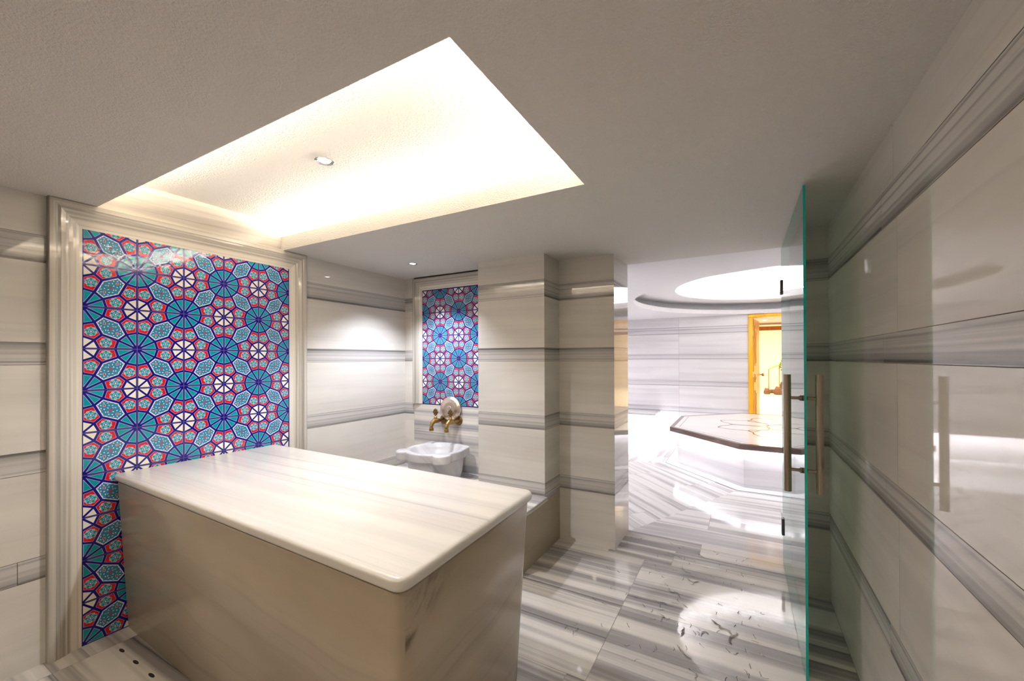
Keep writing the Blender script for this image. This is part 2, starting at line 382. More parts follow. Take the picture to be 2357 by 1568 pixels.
# striped marble behind the taps, below the tile panel
for a, b in ((0., 1.015),):
    mb.quad((-2.825+.001, YC, a), (X0+2.825, 0, 0), (0, 0, b-a), 3, (2.1, 7.7))
mb.quad((-2.825, YC+.02, 1.0), (X0+2.825, 0, 0), (0, 0, H-1.0), 2)
struct(mb.build('wall_niche', WM+[M['plinth']]), 'striped marble wall behind the basin niche with two brass taps')
# first pier (stands on the bench) and second pier
mb = MB()
clad(mb, (X0, Y1, 0), (1, 0, 0), X1-X0, nrm=(0, -1, 0), z0=.42, seed=21)
clad(mb, (X1, Y1, 0), (0, 1, 0), Y2-Y1, nrm=(1, 0, 0), z0=.42, seed=22)
clad(mb, (X0, Y1, 0), (0, 1, 0), YC-Y1, nrm=(-1, 0, 0), z0=.42, seed=23)
o = struct(mb.build('wall_pier', WM), 'wide cream marble pier with grey bands standing on the stone bench')
mb = MB()
clad(mb, (X1, Y2, 0), (1, 0, 0), X2-X1, nrm=(0, -1, 0), seed=31)
clad(mb, (X2, Y2, 0), (0, 1, 0), YO-Y2, nrm=(1, 0, 0), seed=32)
struct(mb.build('wall_pier', WM), 'narrower marble pier beside the opening to the white hall')
# right wall
def js(*a): return [round(x-YB, 3) for x in a]
RJ = [js(1.55, .3, -.9), js(1.90, .5, -.8), js(1.80, .55, -.7), js(1.937, .62, -.6), js(1.809, .6, -.6), js(1.96, .62, -.7), js(1.80, .5, -.7), js(1.97, .6, -.6), js(1.833, .4, -.8)]
mb = MB()
clad(mb, (XR, YB, 0), (0, 1, 0), YN-YB, joints=RJ, nrm=(-1, 0, 0), seed=41)
struct(mb.build('wall_right', WM), 'polished marble wall with grey bands on the right behind the glass door')
mb = MB()
clad(mb, (XG+.035, YN, 0), (1, 0, 0), XR-XG-.035, nrm=(0, -1, 0), seed=43)
clad(mb, (XG+.035, YN, 0), (0, 1, 0), YO-YN, nrm=(-1, 0, 0), seed=44)
struct(mb.build('wall_nib', WM), 'narrow marble return wall seen through the green shade of the glass door')
mb = MB()
clad(mb, (XW, YB, 0), (1, 0, 0), XR-XW, joints=(1.2, 2.4), nrm=(0, 1, 0), seed=45)
struct(mb.build('wall_back', WM), 'marble wall behind the viewer')

# ---- floor of the washing room
def slabfloor(mb, x0, x1, rows, jt, mat=0, z=0., gap=.0013, seed=1, back=1, y_off=0):
    rnd = random.Random(seed)
    mb.quad((x0, rows[0], z-.0015), (x1-x0, 0, 0), (0, rows[-1]-rows[0], 0), back)
    for i, (a, b) in enumerate(zip(rows, rows[1:])):
        xs = [x0] + sorted(j for j in jt[i % len(jt)] if x0+.03 < j < x1-.03) + [x1]
        for p, q in zip(xs, xs[1:]):
            off = (rnd.random()*40, rnd.random()*40)
            mb.quad((p+gap, a+gap, z), (q-p-2*gap, 0, 0), (0, b-a-2*gap, 0), mat, off)
mb = MB()
BX = XW+.135
rows = [YB, -1.1, -.5, .1, .62, 1.245, 1.76, 2.40, 3.02, 3.26, 3.48]
jt = [[-1.8, -.5], [-1.3, -.1], [-1.8, -.63], [-2.0, -.63], [-1.9, -.63], [-.72, -.63+.0], [-1.7, -.63], [-1.85, -.63], [-.9, -.45], [-.29]]
slabfloor(mb, BX, XR, rows, jt, seed=5)
# border strip along the tiled wall, laid in short pieces
ys = [YB, -1.0, -.3, .3, .62, .745, 1.10, 1.5, 2.0, YC]
rnd = random.Random(4)
mb.quad((XW, YB, -.0015), (BX-XW, 0, 0), (0, YC-YB, 0), 1)
for a, b in zip(ys, ys[1:]):
    mb.quad((XW, a+.001, 0), (BX-XW-.001, 0, 0), (0, b-a-.002, 0), 0, (rnd.random()*30, rnd.random()*30))
struct(mb.build('floor', [M['floor'], M['floor_joint']]), 'wet floor of grey striped marble slabs', 'floor')

# ---- hall floor: sectors around the octagonal platform
AP = 1.46                                       # apothem of platform top
def octv(ap, c=HC, z=0.):
    R = ap/math.cos(PI/8)
    return [Vector((c.x+R*math.cos(PI/8+k*PI/4), c.y+R*math.sin(PI/8+k*PI/4), z)) for k in range(8)]
inn, outr = octv(1.52), octv(5.2)
# first joint line of the front sectors runs from the platform corner to the corner of the opening
def clipy(poly, fn):
    out = []
    for i, a in enumerate(poly):
        b = poly[(i+1) % len(poly)]; da, db = fn(a), fn(b)
        if da >= 0: out.append(a)
        if (da >= 0) != (db >= 0): out.append(a + (b-a)*(da/(da-db)))
    return out
def sector_rays(k):
    a = inn[k]; d = Vector((math.cos(PI/8+k*PI/4), math.sin(PI/8+k*PI/4), 0))
    if k == 5: d = (Vector((-.856, 3.44, 0))-a).normalized()
    if k == 6: d = (Vector((2*HC.x+.856, 3.44, 0))-a).normalized()
    return a, a+d*7
mb = MB(); gap = .0018
XA, XB, YA_, YZ = -3.6, 3.6, YO, YF
mb.face([(XA, YA_, -.003), (XB, YA_, -.003), (XB, YZ, -.003), (XA, YZ, -.003)], 1)
rnd = random.Random(8)
for k in range(8):
    a0, a1 = sector_rays(k); b0, b1 = sector_rays((k+1) % 8)
    poly0 = [a0, a1, b1, b0]
    e = (b0-a0).normalized(); nrm_ = Vector((-e.y, e.x, 0))
    if (a0+b0).lerp(HC*2, 0).xy.length and (((a0+b0)/2)-HC).dot(nrm_) < 0: nrm_ = -nrm_
    for r in range(14):
        d0, d1 = r*.43, (r+1)*.43
        pr = clipy(clipy(poly0, lambda p: (p-a0).dot(nrm_)-d0-gap), lambda p: d1-gap-(p-a0).dot(nrm_))
        if len(pr) < 3: continue
        js_ = sorted([-9., 9.] + [(-4 + i*1.15 + (r % 2)*.57 + .35) for i in range(9)])
        for ja, jb in zip(js_, js_[1:]):
            p = clipy(clipy(pr, lambda q: (q-a0).dot(e)-ja-gap), lambda q: jb-gap-(q-a0).dot(e))
            for fn in (lambda q: q.x-XA, lambda q: XB-q.x, lambda q: q.y-YA_, lambda q: YZ-q.y):
                if len(p) >= 3: p = clipy(p, fn)
            if len(p) < 3: continue
            ou, ov = rnd.random()*30, rnd.random()*30
            ar = sum((p[i].x*p[(i+1) % len(p)].y-p[(i+1) % len(p)].x*p[i].y) for i in range(len(p)))
            if ar < 0: p = p[::-1]
            mb.face(p, 0, [((q-a0).dot(e)+ou, (q-a0).dot(nrm_)+ov) for q in p])
struct(mb.build('floor', [M['hall_floor'], M['floor_joint']]), 'white striped marble hall floor laid in rays around the octagonal platform', 'floor')

# ---- ceilings
def plate_hole_rect(mb, x0, x1, y0, y1, hx0, hx1, hy0, hy1, z, mat=0):
    for a, b, c, d in ((x0, x1, y0, hy0), (x0, x1, hy1, y1), (x0, hx0, hy0, hy1), (hx1, x1, hy0, hy1)):
        if b-a > 1e-4 and d-c > 1e-4: mb.face([(a, c, z), (a, d, z), (b, d, z), (b, c, z)], mat)
mb = MB(); cx0, cx1, cy0, cy1 = COFF
plate_hole_rect(mb, XW, XR, YB, YO, XW, cx1, cy0, cy1, H)
LZ = H+.10; t = .03
for lo, hi in (((XW, cy1, H), (cx1+t, cy1+t, LZ)), ((XW, cy0-t, H), (cx1+t, cy0, LZ)), ((cx1, cy0, H), (cx1+t, cy1, LZ))):
    mb.box(lo, hi, 0, faces='xXyYZ')
# shelf behind the lip, side walls and upper ceiling
sh = .20
plate_hole_rect(mb, XW, cx1+sh, cy0-sh, cy1+sh, XW, cx1, cy0, cy1, H+.012)
mb.quad((XW, cy0-sh, H+.01), (cx1+sh-XW, 0, 0), (0, 0, HU-H-.01), 0)
mb.quad((XW, cy1+sh, H+.01), (cx1+sh-XW, 0, 0), (0, 0, HU-H-.01), 0)
mb.quad((cx1+sh, cy0-sh, H+.01), (0, cy1-cy0+2*sh, 0), (0, 0, HU-H-.01), 0)
mb.face([(XW, cy0-sh, HU), (XW, cy1+sh, HU), (cx1+sh, cy1+sh, HU), (cx1+sh, cy0-sh, HU)], 1)
struct(mb.build('ceiling', [M['ceiling'], M['ceiling_up']]), 'low textured ceiling with a rectangular lit recess over the table', 'ceiling')

def plate_hole_round(mb, x0, x1, y0, y1, c, R, z, mat=0, seg=96):
    angs = sorted([2*PI*k/seg for k in range(seg)] + [math.atan2(y-c.y, x-c.x) % (2*PI) for x in (x0, x1) for y in (y0, y1)])
    def outp(a):
        dx, dy = math.cos(a), math.sin(a)
        t = min([(x1-c.x)/dx if dx > 1e-9 else 1e9, (x0-c.x)/dx if dx < -1e-9 else 1e9, (y1-c.y)/dy if dy > 1e-9 else 1e9, (y0-c.y)/dy if dy < -1e-9 else 1e9])
        return Vector((c.x+dx*t, c.y+dy*t, z))
    for i, a in enumerate(angs):
        b = angs[(i+1) % len(angs)]
        mb.face([Vector((c.x+R*math.cos(a), c.y+R*math.sin(a), z)), outp(a), outp(b), Vector((c.x+R*math.cos(b), c.y+R*math.sin(b), z))][::-1], mat)
def cyl_face(mb, c, R, z0, z1, mat=0, seg=96):
    for k in range(seg):
        a, b = 2*PI*k/seg, 2*PI*(k+1)/seg
        p = lambda t, z: Vector((c.x+R*math.cos(t), c.y+R*math.sin(t), z))
        mb.face([p(a, z0), p(a, z1), p(b, z1), p(b, z0)], mat, None, True)
def ring(mb, c, Ra, Rb, z, mat=0, seg=96):
    for k in range(seg):
        a, b = 2*PI*k/seg, 2*PI*(k+1)/seg
        p = lambda R, t: Vector((c.x+R*math.cos(t), c.y+R*math.sin(t), z))
        mb.face([p(Ra, a), p(Rb, a), p(Rb, b), p(Ra, b)][::-1], mat)
mb = MB(); HO = Vector((.80, 6.30, 0)); RO = 2.20
XC = 3.6
plate_hole_round(mb, -3.6, XC+.2, YO, YF, HO, RO, H)
cyl_face(mb, HO, RO, H, H+.07); ring(mb, HO, RO, RO+.25, H+.07); cyl_face(mb, HO, RO+.25, H+.07, H+.20)
# suspended ring soffit with the inner round opening
seg = 96
for k in range(seg):
    a, b = 2*PI*k/seg, 2*PI*(k+1)/seg
    pi = lambda t: Vector((HC.x+1.45*math.cos(t), HC.y+1.45*math.sin(t), H+.20))
    po = lambda t: Vector((HO.x+(RO+.25)*math.cos(t), HO.y+(RO+.25)*math.sin(t), H+.20))
    mb.face([pi(a), pi(b), po(b), po(a)], 0)
cyl_face(mb, HC, 1.45, H+.20, H+.30); ring(mb, HC, 1.45, 1.75, H+.30); cyl_face(mb, HC, 1.75, H+.30, H+.62); 
mb.face([Vector((HC.x+1.75*math.cos(2*PI*k/seg), HC.y+1.75*math.sin(2*PI*k/seg), H+.62)) for k in range(seg)][::-1], 0)
struct(mb.build('ceiling', [M['hall_ceiling']]), 'smooth white hall ceiling with a stepped circular lit recess', 'ceiling')

# ---- hall walls
DX0, DX1, DZ = .155, 1.05, 2.18
mb = MB()
clad(mb, (-3.6, YF, 0), (1, 0, 0), DX0-.07+3.6, joints=[2.5], nrm=(0, -1, 0), seed=51)
clad(mb, (DX1+.07, YF, 0), (1, 0, 0), 3.6-DX1-.07, joints=[1.2], nrm=(0, -1, 0), seed=52)
struct(mb.build('wall_hall_far', HM), 'white banded marble wall of the hall beside the orange doorway')
mb = MB()
clad(mb, (-3.6, YO, 0), (0, 1, 0), YF-YO, joints=[1.2, 2.4, 3.6], nrm=(1, 0, 0), seed=53)
struct(mb.build('wall_hall_left', HM), 'white banded marble wall on the left of the hall')
mb = MB()
clad(mb, (3.6, YO, 0), (0, 1, 0), YF-YO, joints=[1.2, 2.4, 3.6], nrm=(-1, 0, 0), seed=54)
struct(mb.build('wall_hall_right', HM), 'white banded marble wall on the right of the hall')
mb = MB()
clad(mb, (-3.6, YO, 0), (1, 0, 0), X2+3.6, joints=[1.2], nrm=(0, 1, 0), seed=55)
clad(mb, (XG+.035, YO, 0), (1, 0, 0), 3.6-XG-.035, joints=[1.2], nrm=(0, 1, 0), seed=56)
struct(mb.build('wall_hall_near', HM), 'marble wall of the hall around the opening to the washing room')

# ---- lobby beyond the orange doorway
M['lobby_wall'] = simple('cream_lobby_paint', (.86, .78, .66), .6)
M['lobby_floor'] = simple('pale_lobby_stone', (.80, .74, .64), .18)
M['lobby_ceiling'] = simple('lobby_ceiling_paint', (.70, .62, .60), .6)
mb = MB(); mb.quad((-1.2, YF, 0), (6, 0, 0), (0, 14, 0), 0)
struct(mb.build('floor', M['lobby_floor']), 'pale polished floor of the warm lobby beyond the doorway', 'floor')
mb = MB()
mb.quad((-1.2, YF+14, 0), (6, 0, 0), (0, 0, 3.2), 0)
mb.quad((-.35, YF+.05, 0), (0, 2.3, 0), (0, 0, 2.4), 0); mb.quad((-.35, YF+2.35, 0), (-.85, 0, 0), (0, 0, 3.2), 0)
mb.quad((-1.2, YF+2.35, 0), (0, 12, 0), (0, 0, 3.2), 0); mb.quad((4.8, YF, 0), (0, 14, 0), (0, 0, 3.2), 0)
mb.quad((-.35, YF+2.35, 2.20), (5.2, 0, 0), (0, 0, 1.0), 0)
struct(mb.build('wall_lobby', M['lobby_wall']), 'bright cream walls of the lobby beyond the doorway')
mb = MB(); mb.quad((-.35, YF+.1, 2.24), (0, 2.25, 0), (5.2, 0, 0), 0); mb.quad((-1.2, YF+2.35, 3.2), (0, 12, 0), (6, 0, 0), 1)
struct(mb.build('ceiling', [M['lobby_ceiling'], M['lobby_wall']]), 'pinkish lobby ceiling with two small downlights', 'ceiling')

# ================================================================== TILE PANELS
def inset(poly, d):
    n = len(poly); area_ = sum(poly[i][0]*poly[(i+1) % n][1]-poly[(i+1) % n][0]*poly[i][1] for i in range(n))
    s = 1 if area_ > 0 else -1; ls = []
    for i in range(n):
        (x0, y0), (x1, y1) = poly[i], poly[(i+1) % n]; L = math.hypot(x1-x0, y1-y0)
        nx, ny = -(y1-y0)/L*s, (x1-x0)/L*s
        ls.append((x0+nx*d, y0+ny*d, x1-x0, y1-y0))
    out = []
    for i in range(n):
        ax, ay, adx, ady = ls[i-1]; bx, by, bdx, bdy = ls[i]
        den = adx*bdy-ady*bdx; t_ = ((bx-ax)*bdy-(by-ay)*bdx)/den
        out.append((ax+adx*t_, ay+ady*t_))
    return out
def clip2(poly, lo, hi):
    for ax in (0, 1):
        for lim, sg in ((lo[ax], 1), (hi[ax], -1)):
            out = []
            for i, a in enumerate(poly):
                b = poly[(i+1) % len(poly)]; da, db = (a[ax]-lim)*sg, (b[ax]-lim)*sg
                if da >= 0: out.append(a)
                if (da >= 0) != (db >= 0):
                    t_ = da/(da-db); out.append((a[0]+(b[0]-a[0])*t_, a[1]+(b[1]-a[1])*t_))
            poly = out
            if len(poly) < 3: return []
    return poly
def tile_cells():
    R, r = .415, .29; c3, s3 = math.cos(PI/6), math.sin(PI/6)
    V = [(R, 0), (R*c3, R*s3), (R*s3, R*c3), (0, R)]; rr = r*math.sqrt(.5)
    Wv = [(1-r, 0), (1-rr, rr), (1, r)]; E = (.66, .34)
    L = []           # (polygon, layer, material)
    def put(p, l, m): L.append((p, l, m))
    pr = lambda p: [(1-x, 1-y) for x, y in p]
    sw = lambda p: [(1-y, 1-x) for x, y in p]
    def rosette(cx, cy, R0, put2):
        n = 20
        put2([(cx+R0*(1.0 if k % 2 else .86)*math.cos(2*PI*k/n), cy+R0*(1.0 if k % 2 else .86)*math.sin(2*PI*k/n)) for k in range(n)], 3, 8)
        for k in range(5):
            a = 2*PI*k/5+.3; q = []
            for j in range(6):
                b = 2*PI*j/6; dx, dy = .29*R0*math.cos(b), .25*R0*math.sin(b)
                q.append((cx+(.62*R0+dx)*math.cos(a)-dy*math.sin(a), cy+(.62*R0+dx)*math.sin(a)+dy*math.cos(a)))
            put2(q, 4, 2)
            a += PI/5
            put2([(cx+.62*R0*math.cos(a+d)*f, cy+.62*R0*math.sin(a+d)*f) for d, f in ((-.24, .72), (0, 1.42), (.24, .72))], 4, 5)
        put2([(cx+.33*R0*math.cos(2*PI*k/8), cy+.33*R0*math.sin(2*PI*k/8)) for k in range(8)], 4, 5)
        put2([(cx+.15*R0*math.cos(2*PI*k/6), cy+.15*R0*math.sin(2*PI*k/6)) for k in range(6)], 5, 1)
    O = (0, 0)
    for f in (lambda p: p, pr):
        for i in range(3):
            t_ = f([O, V[i], V[i+1]])
            put(inset(t_, .0235), 1, 7); put(inset(t_, .0295), 2, 2)
        for tri in ([(1, 0), Wv[0], Wv[1]], [(1, 0), Wv[1], Wv[2]]):
            put(inset(f(tri), .022), 1, 4)
        for g in (lambda p: p, sw):
            pen = f(g([V[0], Wv[0], Wv[1], E, V[1]]))
            put(inset(pen, .027), 1, 7); put(inset(pen, .033), 2, 3)
            cx = sum(p[0] for p in pen)/5; cy = sum(p[1] for p in pen)/5
            rosette(cx, cy, .119, put)
    hexa = [V[1], E, pr([V[2]])[0], pr([V[1]])[0], (1-E[0], 1-E[1]), V[2]]
    put(inset(hexa, .026), 1, 1)
    # scalloped blue-green field
    core = inset(hexa, .040); n = len(core); sc = []
    for i in range(n):
        a, b = core[i], core[(i+1) % n]
        for k in range(6):
            t_ = k/6; x, y = a[0]+(b[0]-a[0])*t_, a[1]+(b[1]-a[1])*t_; s_ = 1. if k % 2 == 0 else .93
            sc.append((.5+(x-.5)*s_, .5+(y-.5)*s_))
    # star-shaped outlines are not convex, so fan them from the centre
    for i in range(len(sc)): put([(.5, .5), sc[i], sc[(i+1) % len(sc)]], 2, 5)
    d = math.sqrt(.5)
    def P(a, b): return (.5+a*d-b*d, .5+a*d+b*d)     # a along the long axis, b across
    for s in (-1, 1):
        put([P(s*.165+.035*u, .035*v) for u, v in ((-1, 0), (0, -1), (1, 0), (0, 1))], 3, 1)
        put([P(s*.165+.026*u, .026*v) for u, v in ((-1, 0), (0, -1), (1, 0), (0, 1))], 4, 3)
        put([P(.008*s+.022*u, .035*s+.014*v) for u, v in ((-1, 0), (0, -1), (1, 0), (0, 1))], 3, 3)
    put([P(.05*u, .013*v) for u, v in ((-1, 0), (0, -1), (1, 0), (0, 1))], 4, 3)
    for a, b, th in ((.10, .06, .3), (.10, -.06, 2.), (.05, .10, 1.1), (.03, -.10, 4.), (.16, .085, 5.), (.16, -.085, .9), (.21, .04, 2.6), (.21, -.04, 3.6), (.00, .07, 2.2), (.07, 0, 3.1)):
        for s in (1, -1):
            c = (a*s, b*s)
            put([P(c[0]+.021*math.cos(th*s+q), c[1]+.021*math.sin(th*s+q)) for q in (0, 2.3, 4.0)], 3, 1)
            put([P(c[0]*.86+.010*math.cos(th*s+q+1), c[1]*.86+.014+.010*math.sin(th*s+q+1)) for q in (0, 2.1, 4.2)], 4, 0)
    return L
CELLS = tile_cells()
LZS = [0, .00018, .0003, .0004, .0005, .0006, .00075]
def tile_panel(parent, org, uax, n, W, Z0, Z1, T, parity, name='tile_field'):
    """tiles on a vertical plane: local (a along uax, z)"""
    mb = MB(); uax = Vector(uax); n = Vector(n); org = Vector(org)
    flip = uax.cross(Vector((0, 0, 1))).dot(n) < 0
    def emit(poly, layer, m):
        p = [org+uax*a+Vector((0, 0, b))+n*LZS[layer] for a, b in poly]
        ar = sum(poly[i][0]*poly[(i+1) % len(poly)][1]-poly[(i+1) % len(poly)][0]*poly[i][1] for i in range(len(poly)))
        if (ar < 0) != flip: p = p[::-1]
        mb.face(p, m)
    lo, hi = (0, Z0), (W, Z1)
    emit([(0, Z0), (W, Z0), (W, Z1), (0, Z1)], 0, 0)
    nc = math.ceil(W/T); nr = math.ceil((Z1-Z0)/T-.02)
    for c in range(nc):
        for k in range(nr):
            mir = (c+k+parity) % 2
            for poly, layer, m in CELLS:
                q = [(((1-x) if mir else x), y) for x, y in poly]
                q = [((c+x)*T, Z0+(k+y)*T) for x, y in q]
                q = clip2(q, lo, hi)
                if len(q) >= 3: emit(q, layer, m)
    g = .0011
    for c in range(1, nc+1):
        if c*T < W-.005: emit([(c*T-g, Z0), (c*T+g, Z0), (c*T+g, Z1), (c*T-g, Z1)], 6, 6)
    for k in range(1, nr+1):
        if Z0+k*T < Z1-.005: emit([(0, Z0+k*T-g), (W, Z0+k*T-g), (W, Z0+k*T+g), (0, Z0+k*T+g)], 6, 6)
    return mb.build(name, TM, parent)
# moulding swept as mitred rails: profile = (inward distance, height off wall)
def rails(parent, org, uax, n, inner, outer, prof, sides, mats):
    """inner/outer: (a0,a1,z0,z1)"""
    uax = Vector(uax); n = Vector(n); org = Vector(org)
    def P(a, z, h): return org+uax*a+Vector((0, 0, z))+n*h
    ia0, ia1, iz0, iz1 = inner; oa0, oa1, oz0, oz1 = outer
    for sname in sides:
        mb = MB(); ro = (random.random()*20, 0.)
        for (d0, h0), (d1, h1) in zip(prof, prof[1:]):
            def ln(d, h):
                if sname == 'left': a = oa0+(ia0-oa0)*d; return P(a, oz0, h), P(a, oz1+(iz1-oz1)*d, h)
                if sname == 'right': a = oa1+(ia1-oa1)*d; return P(a, oz0, h), P(a, oz1+(iz1-oz1)*d, h)
                z = oz1+(iz1-oz1)*d
                return P(oa0+(ia0-oa0)*d, z, h), P(oa1+(ia1-oa1)*d, z, h)
            p0, p1 = ln(d0, h0); q0, q1 = ln(d1, h1)
            L = (p1-p0).length; v0, v1 = d0*.125+ro[1], d1*.125+ro[1]
            pts = [p0, p1, q1, q0]; nr = (p1-p0).cross(q0-p0)
            uv = [(ro[0], v0), (ro[0]+L, v0), (ro[0]+L, v1), (ro[0], v1)]
            if nr.dot(n) < 0 and abs(nr.dot(n)) > 1e-9 or (abs(nr.dot(n)) <= 1e-9 and False): pts, uv = pts[::-1], uv[::-1]
            mb.face(pts, 0, uv)
        if sname != 'top':
            lo_ = [ (oa0+(ia0-oa0)*d if sname == 'left' else oa1+(ia1-oa1)*d, h) for d, h in prof]
            mb.face([P(a, oz0, h) for a, h in lo_] + [P(lo_[-1][0], oz0, -.01), P(lo_[0][0], oz0, -.01)], 0)
        mb.build('frame_rail', mats, parent)
PROF = [(0, 0), (0, .030), (.03, .034), (.22, .034), (.25, .030), (.34, .030), (.40, .026), (.50, .020), (.56, .019), (.60, .014), (.72, .010), (.90, .006), (1.0, .005), (1.0, -.01)]
big = empty('tile_panel', (XW, (FY0+FY1)/2, 0), 'large turquoise, red and navy geometric tile panel in a marble frame behind the table', 'tile panel')
T = .2158
tile_panel(big, (XW+.002, PY0, 0), (0, 1, 0), (1, 0, 0), PY1-PY0, 0, PZ, T, 0)
rails(big, (XW, 0, 0), (0, 1, 0), (1, 0, 0), (PY0, PY1, 0, PZ), (FY0, FY1, 0, H), PROF, ('left', 'right', 'top'), [M['frame']])
small = empty('tile_panel', (-2.3, YC, 1.0), 'small blue and pink geometric tile panel in the niche above the taps', 'tile panel')
T2 = .2175
tile_panel(small, (-2.716, YC-.002, 1.02), (1, 0, 0), (0, -1, 0), X0+2.716, 0, 2.112-1.02, T2, 0)
PROF2 = [(0, 0), (0, .022), (.30, .024), (.42, .018), (.55, .016), (.80, .006), (1.0, .004), (1, -.01)]
rails(small, (0, YC, 0), (1, 0, 0), (0, -1, 0), (-2.716, X0, 1.02, 2.112), (-2.826, X0+.05, 1.02, 2.228), PROF2, ('left', 'top'), [M['frame']])

# ================================================================== MASSAGE TABLE
tb = empty('massage_table', (-1.88, 1.27, 0), 'large white marble massage slab table standing against the tile panel', 'massage table')
TZ = .848; XL = XW+.012
top = [(XL, .868), (-.810, .812), (-.842, 1.684), (XL, 1.724)]
def extrude_poly(mb, pts, z0, z1, mat=0, pts_top=None, uvang=0., voff=(0, 0)):
    pt = pts_top or pts; n = len(pts)
    ca, sa = math.cos(uvang), math.sin(uvang)
    U = lambda p: (p[0]*ca+p[1]*sa+voff[0], -p[0]*sa+p[1]*ca+voff[1])
    mb.face([(x, y, z1) for x, y in pt], mat, [U(p) for p in pt])
    mb.face([(x, y, z0) for x, y in pts][::-1], mat, [U(p) for p in pts][::-1])
    s = 0
    for i in range(n):
        a, b = pts[i], pts[(i+1) % n]; c, d = pt[(i+1) % n], pt[i]; L = math.hypot(b[0]-a[0], b[1]-a[1])
        mb.face([(a[0], a[1], z0), (b[0], b[1], z0), (c[0], c[1], z1), (d[0], d[1], z1)], mat,
                [(s+voff[0], z0+voff[1]), (s+L+voff[0], z0+voff[1]), (s+L+voff[0], z1+voff[1]), (s+voff[0], z1+voff[1])])
        s += L
def rounded(pts, idx, r, n=6):
    out = []
    for i, p in enumerate(pts):
        if i not in idx: out.append(p); continue
        a, b = Vector(pts[i-1]), Vector(pts[(i+1) % len(pts)]); c = Vector(p)
        u_, v_ = (a-c).normalized(), (b-c).normalized()
        for k in range(n+1):
            t_ = k/n; p0 = c+u_*r; p1 = c+v_*r
            q = p0*(1-t_)**2 + c*2*t_*(1-t_)*1.0 + p1*t_**2
            out.append((q.x, q.y))
    return out
top = rounded(top, (1, 2), .05)
mb = MB(); extrude_poly(mb, top, TZ-.042, TZ, uvang=.0, voff=(4.2, 9.3))
o = mb.build('table_top', M['table'], tb, weld=True); bevel(o, .016, 4)
# rounded outer corners come from a second bevel on the vertical edges
bt = rounded([(XL, .880), (-.826, .828), (-.858, 1.672), (XL, 1.712)], (1, 2), .05)
bb = rounded([(XL, .925), (-.862, .868), (-.900, 1.640), (XL, 1.67)], (1, 2), .05)
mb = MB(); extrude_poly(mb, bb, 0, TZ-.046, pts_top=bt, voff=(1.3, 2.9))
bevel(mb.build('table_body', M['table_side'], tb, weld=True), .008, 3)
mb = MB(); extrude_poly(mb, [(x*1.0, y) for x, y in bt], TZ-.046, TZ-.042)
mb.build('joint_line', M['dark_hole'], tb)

# ================================================================== BENCH UNDER THE BASIN
bn = empty('stone_bench', (-2.1, 2.7, 0), 'low stone bench carrying the basin and the wide pier, mostly behind the table', 'bench')
BY = 2.35
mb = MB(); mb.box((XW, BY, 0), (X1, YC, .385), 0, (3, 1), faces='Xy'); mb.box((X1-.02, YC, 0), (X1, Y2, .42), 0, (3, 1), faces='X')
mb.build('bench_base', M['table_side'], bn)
mb = MB(); mb.box((XW+.001, BY-.03, .385), (X1+.028, Y1-.001, .42), 0, (8, 8)); o = mb.build('bench_top', M['plinth'], bn, weld=True); bevel(o, .012, 4)
mb = MB(); mb.box((XW+.001, Y1-.001, .385), (X0, YC-.001, .42), 0, (8, 8.5)); mb.box((X0, Y1-.001, .385), (X1-.001, YC-.001, .419), 0, (8, 8.5))
mb.build('bench_top', M['plinth'], bn)

# ================================================================== BASIN (kurna)
kb = empty('wash_basin', (-2.29, 2.72, .42), 'carved white marble wash basin with lobed rim below the brass taps', 'basin')
KX, KY = -2.29, 2.705
def rim_r(a):
    """outline radius of the rim by angle; flat to the wall at the back, two lobes at the front corners"""
    r = .268
    for c in (-PI*.75, -PI*.22):
        d = (a-c+PI) % (2*PI)-PI
        l = math.sqrt(max(0, 1-(d/.27)**2)); r += .075*l**.8
    for c, am in ((PI*.25, .035), (PI*.75, .07)):
        d = (a-c+PI) % (2*PI)-PI; r += am*math.exp(-(d/.22)**2)
    r *= .95
    y = r*math.sin(a)
    lim = YC-.006-KY
    if y > lim: r = lim/math.sin(a)
    return r
mb = MB(); SEG = 160
def kring(fn, z): return [Vector((KX+fn(2*PI*k/SEG)*math.cos(2*PI*k/SEG), KY+fn(2*PI*k/SEG)*math.sin(2*PI*k/SEG), z)) for k in range(SEG)]
def inner(rx):
    return lambda a: rx*(1+.02*math.cos(2*a))
def lim_r(r0):
    def f(a):
        r = r0
        if r*math.sin(a) > YC-.006-KY: r = (YC-.006-KY)/math.sin(a)
        return r
    return f
ks = lambda s: (lambda a: rim_r(a)*s)
rings_ = [kring(lim_r(.175), .42), kring(lim_r(.203), .44), kring(lim_r(.222), .50), kring(lim_r(.234), .61), kring(ks(.95), .622), kring(ks(.995), .626), kring(ks(1.0), .634), kring(ks(1.0), .682),
          kring(ks(.992), .690), kring(ks(.97), .694), kring(inner(.215), .694), kring(inner(.206), .688), kring(inner(.195), .655), kring(inner(.170), .60), kring(inner(.12), .565), kring(inner(.03), .555)]
for i in range(len(rings_)-1):
    for k in range(SEG):
        k2 = (k+1) % SEG
        mb.face([rings_[i][k], rings_[i][k2], rings_[i+1][k2], rings_[i+1][k]], 0, [(p.x*1.0+p.z*.7, p.y+p.z*.5) for p in (rings_[i][k], rings_[i][k2], rings_[i+1][k2], rings_[i+1][k])], True)
mb.face(rings_[-1], 0); mb.face(rings_[0][::-1], 0)
mb.build('bowl', M['white_stone'], kb, weld=True)
for p in kb.children[0].data.polygons: p.use_smooth = True
mb = MB(); lathe(mb, [(.018, .556), (.018, .559), (.006, .560)], (KX, KY, 0), seg=20); mb.build('drain', M['brass_dark'], kb)

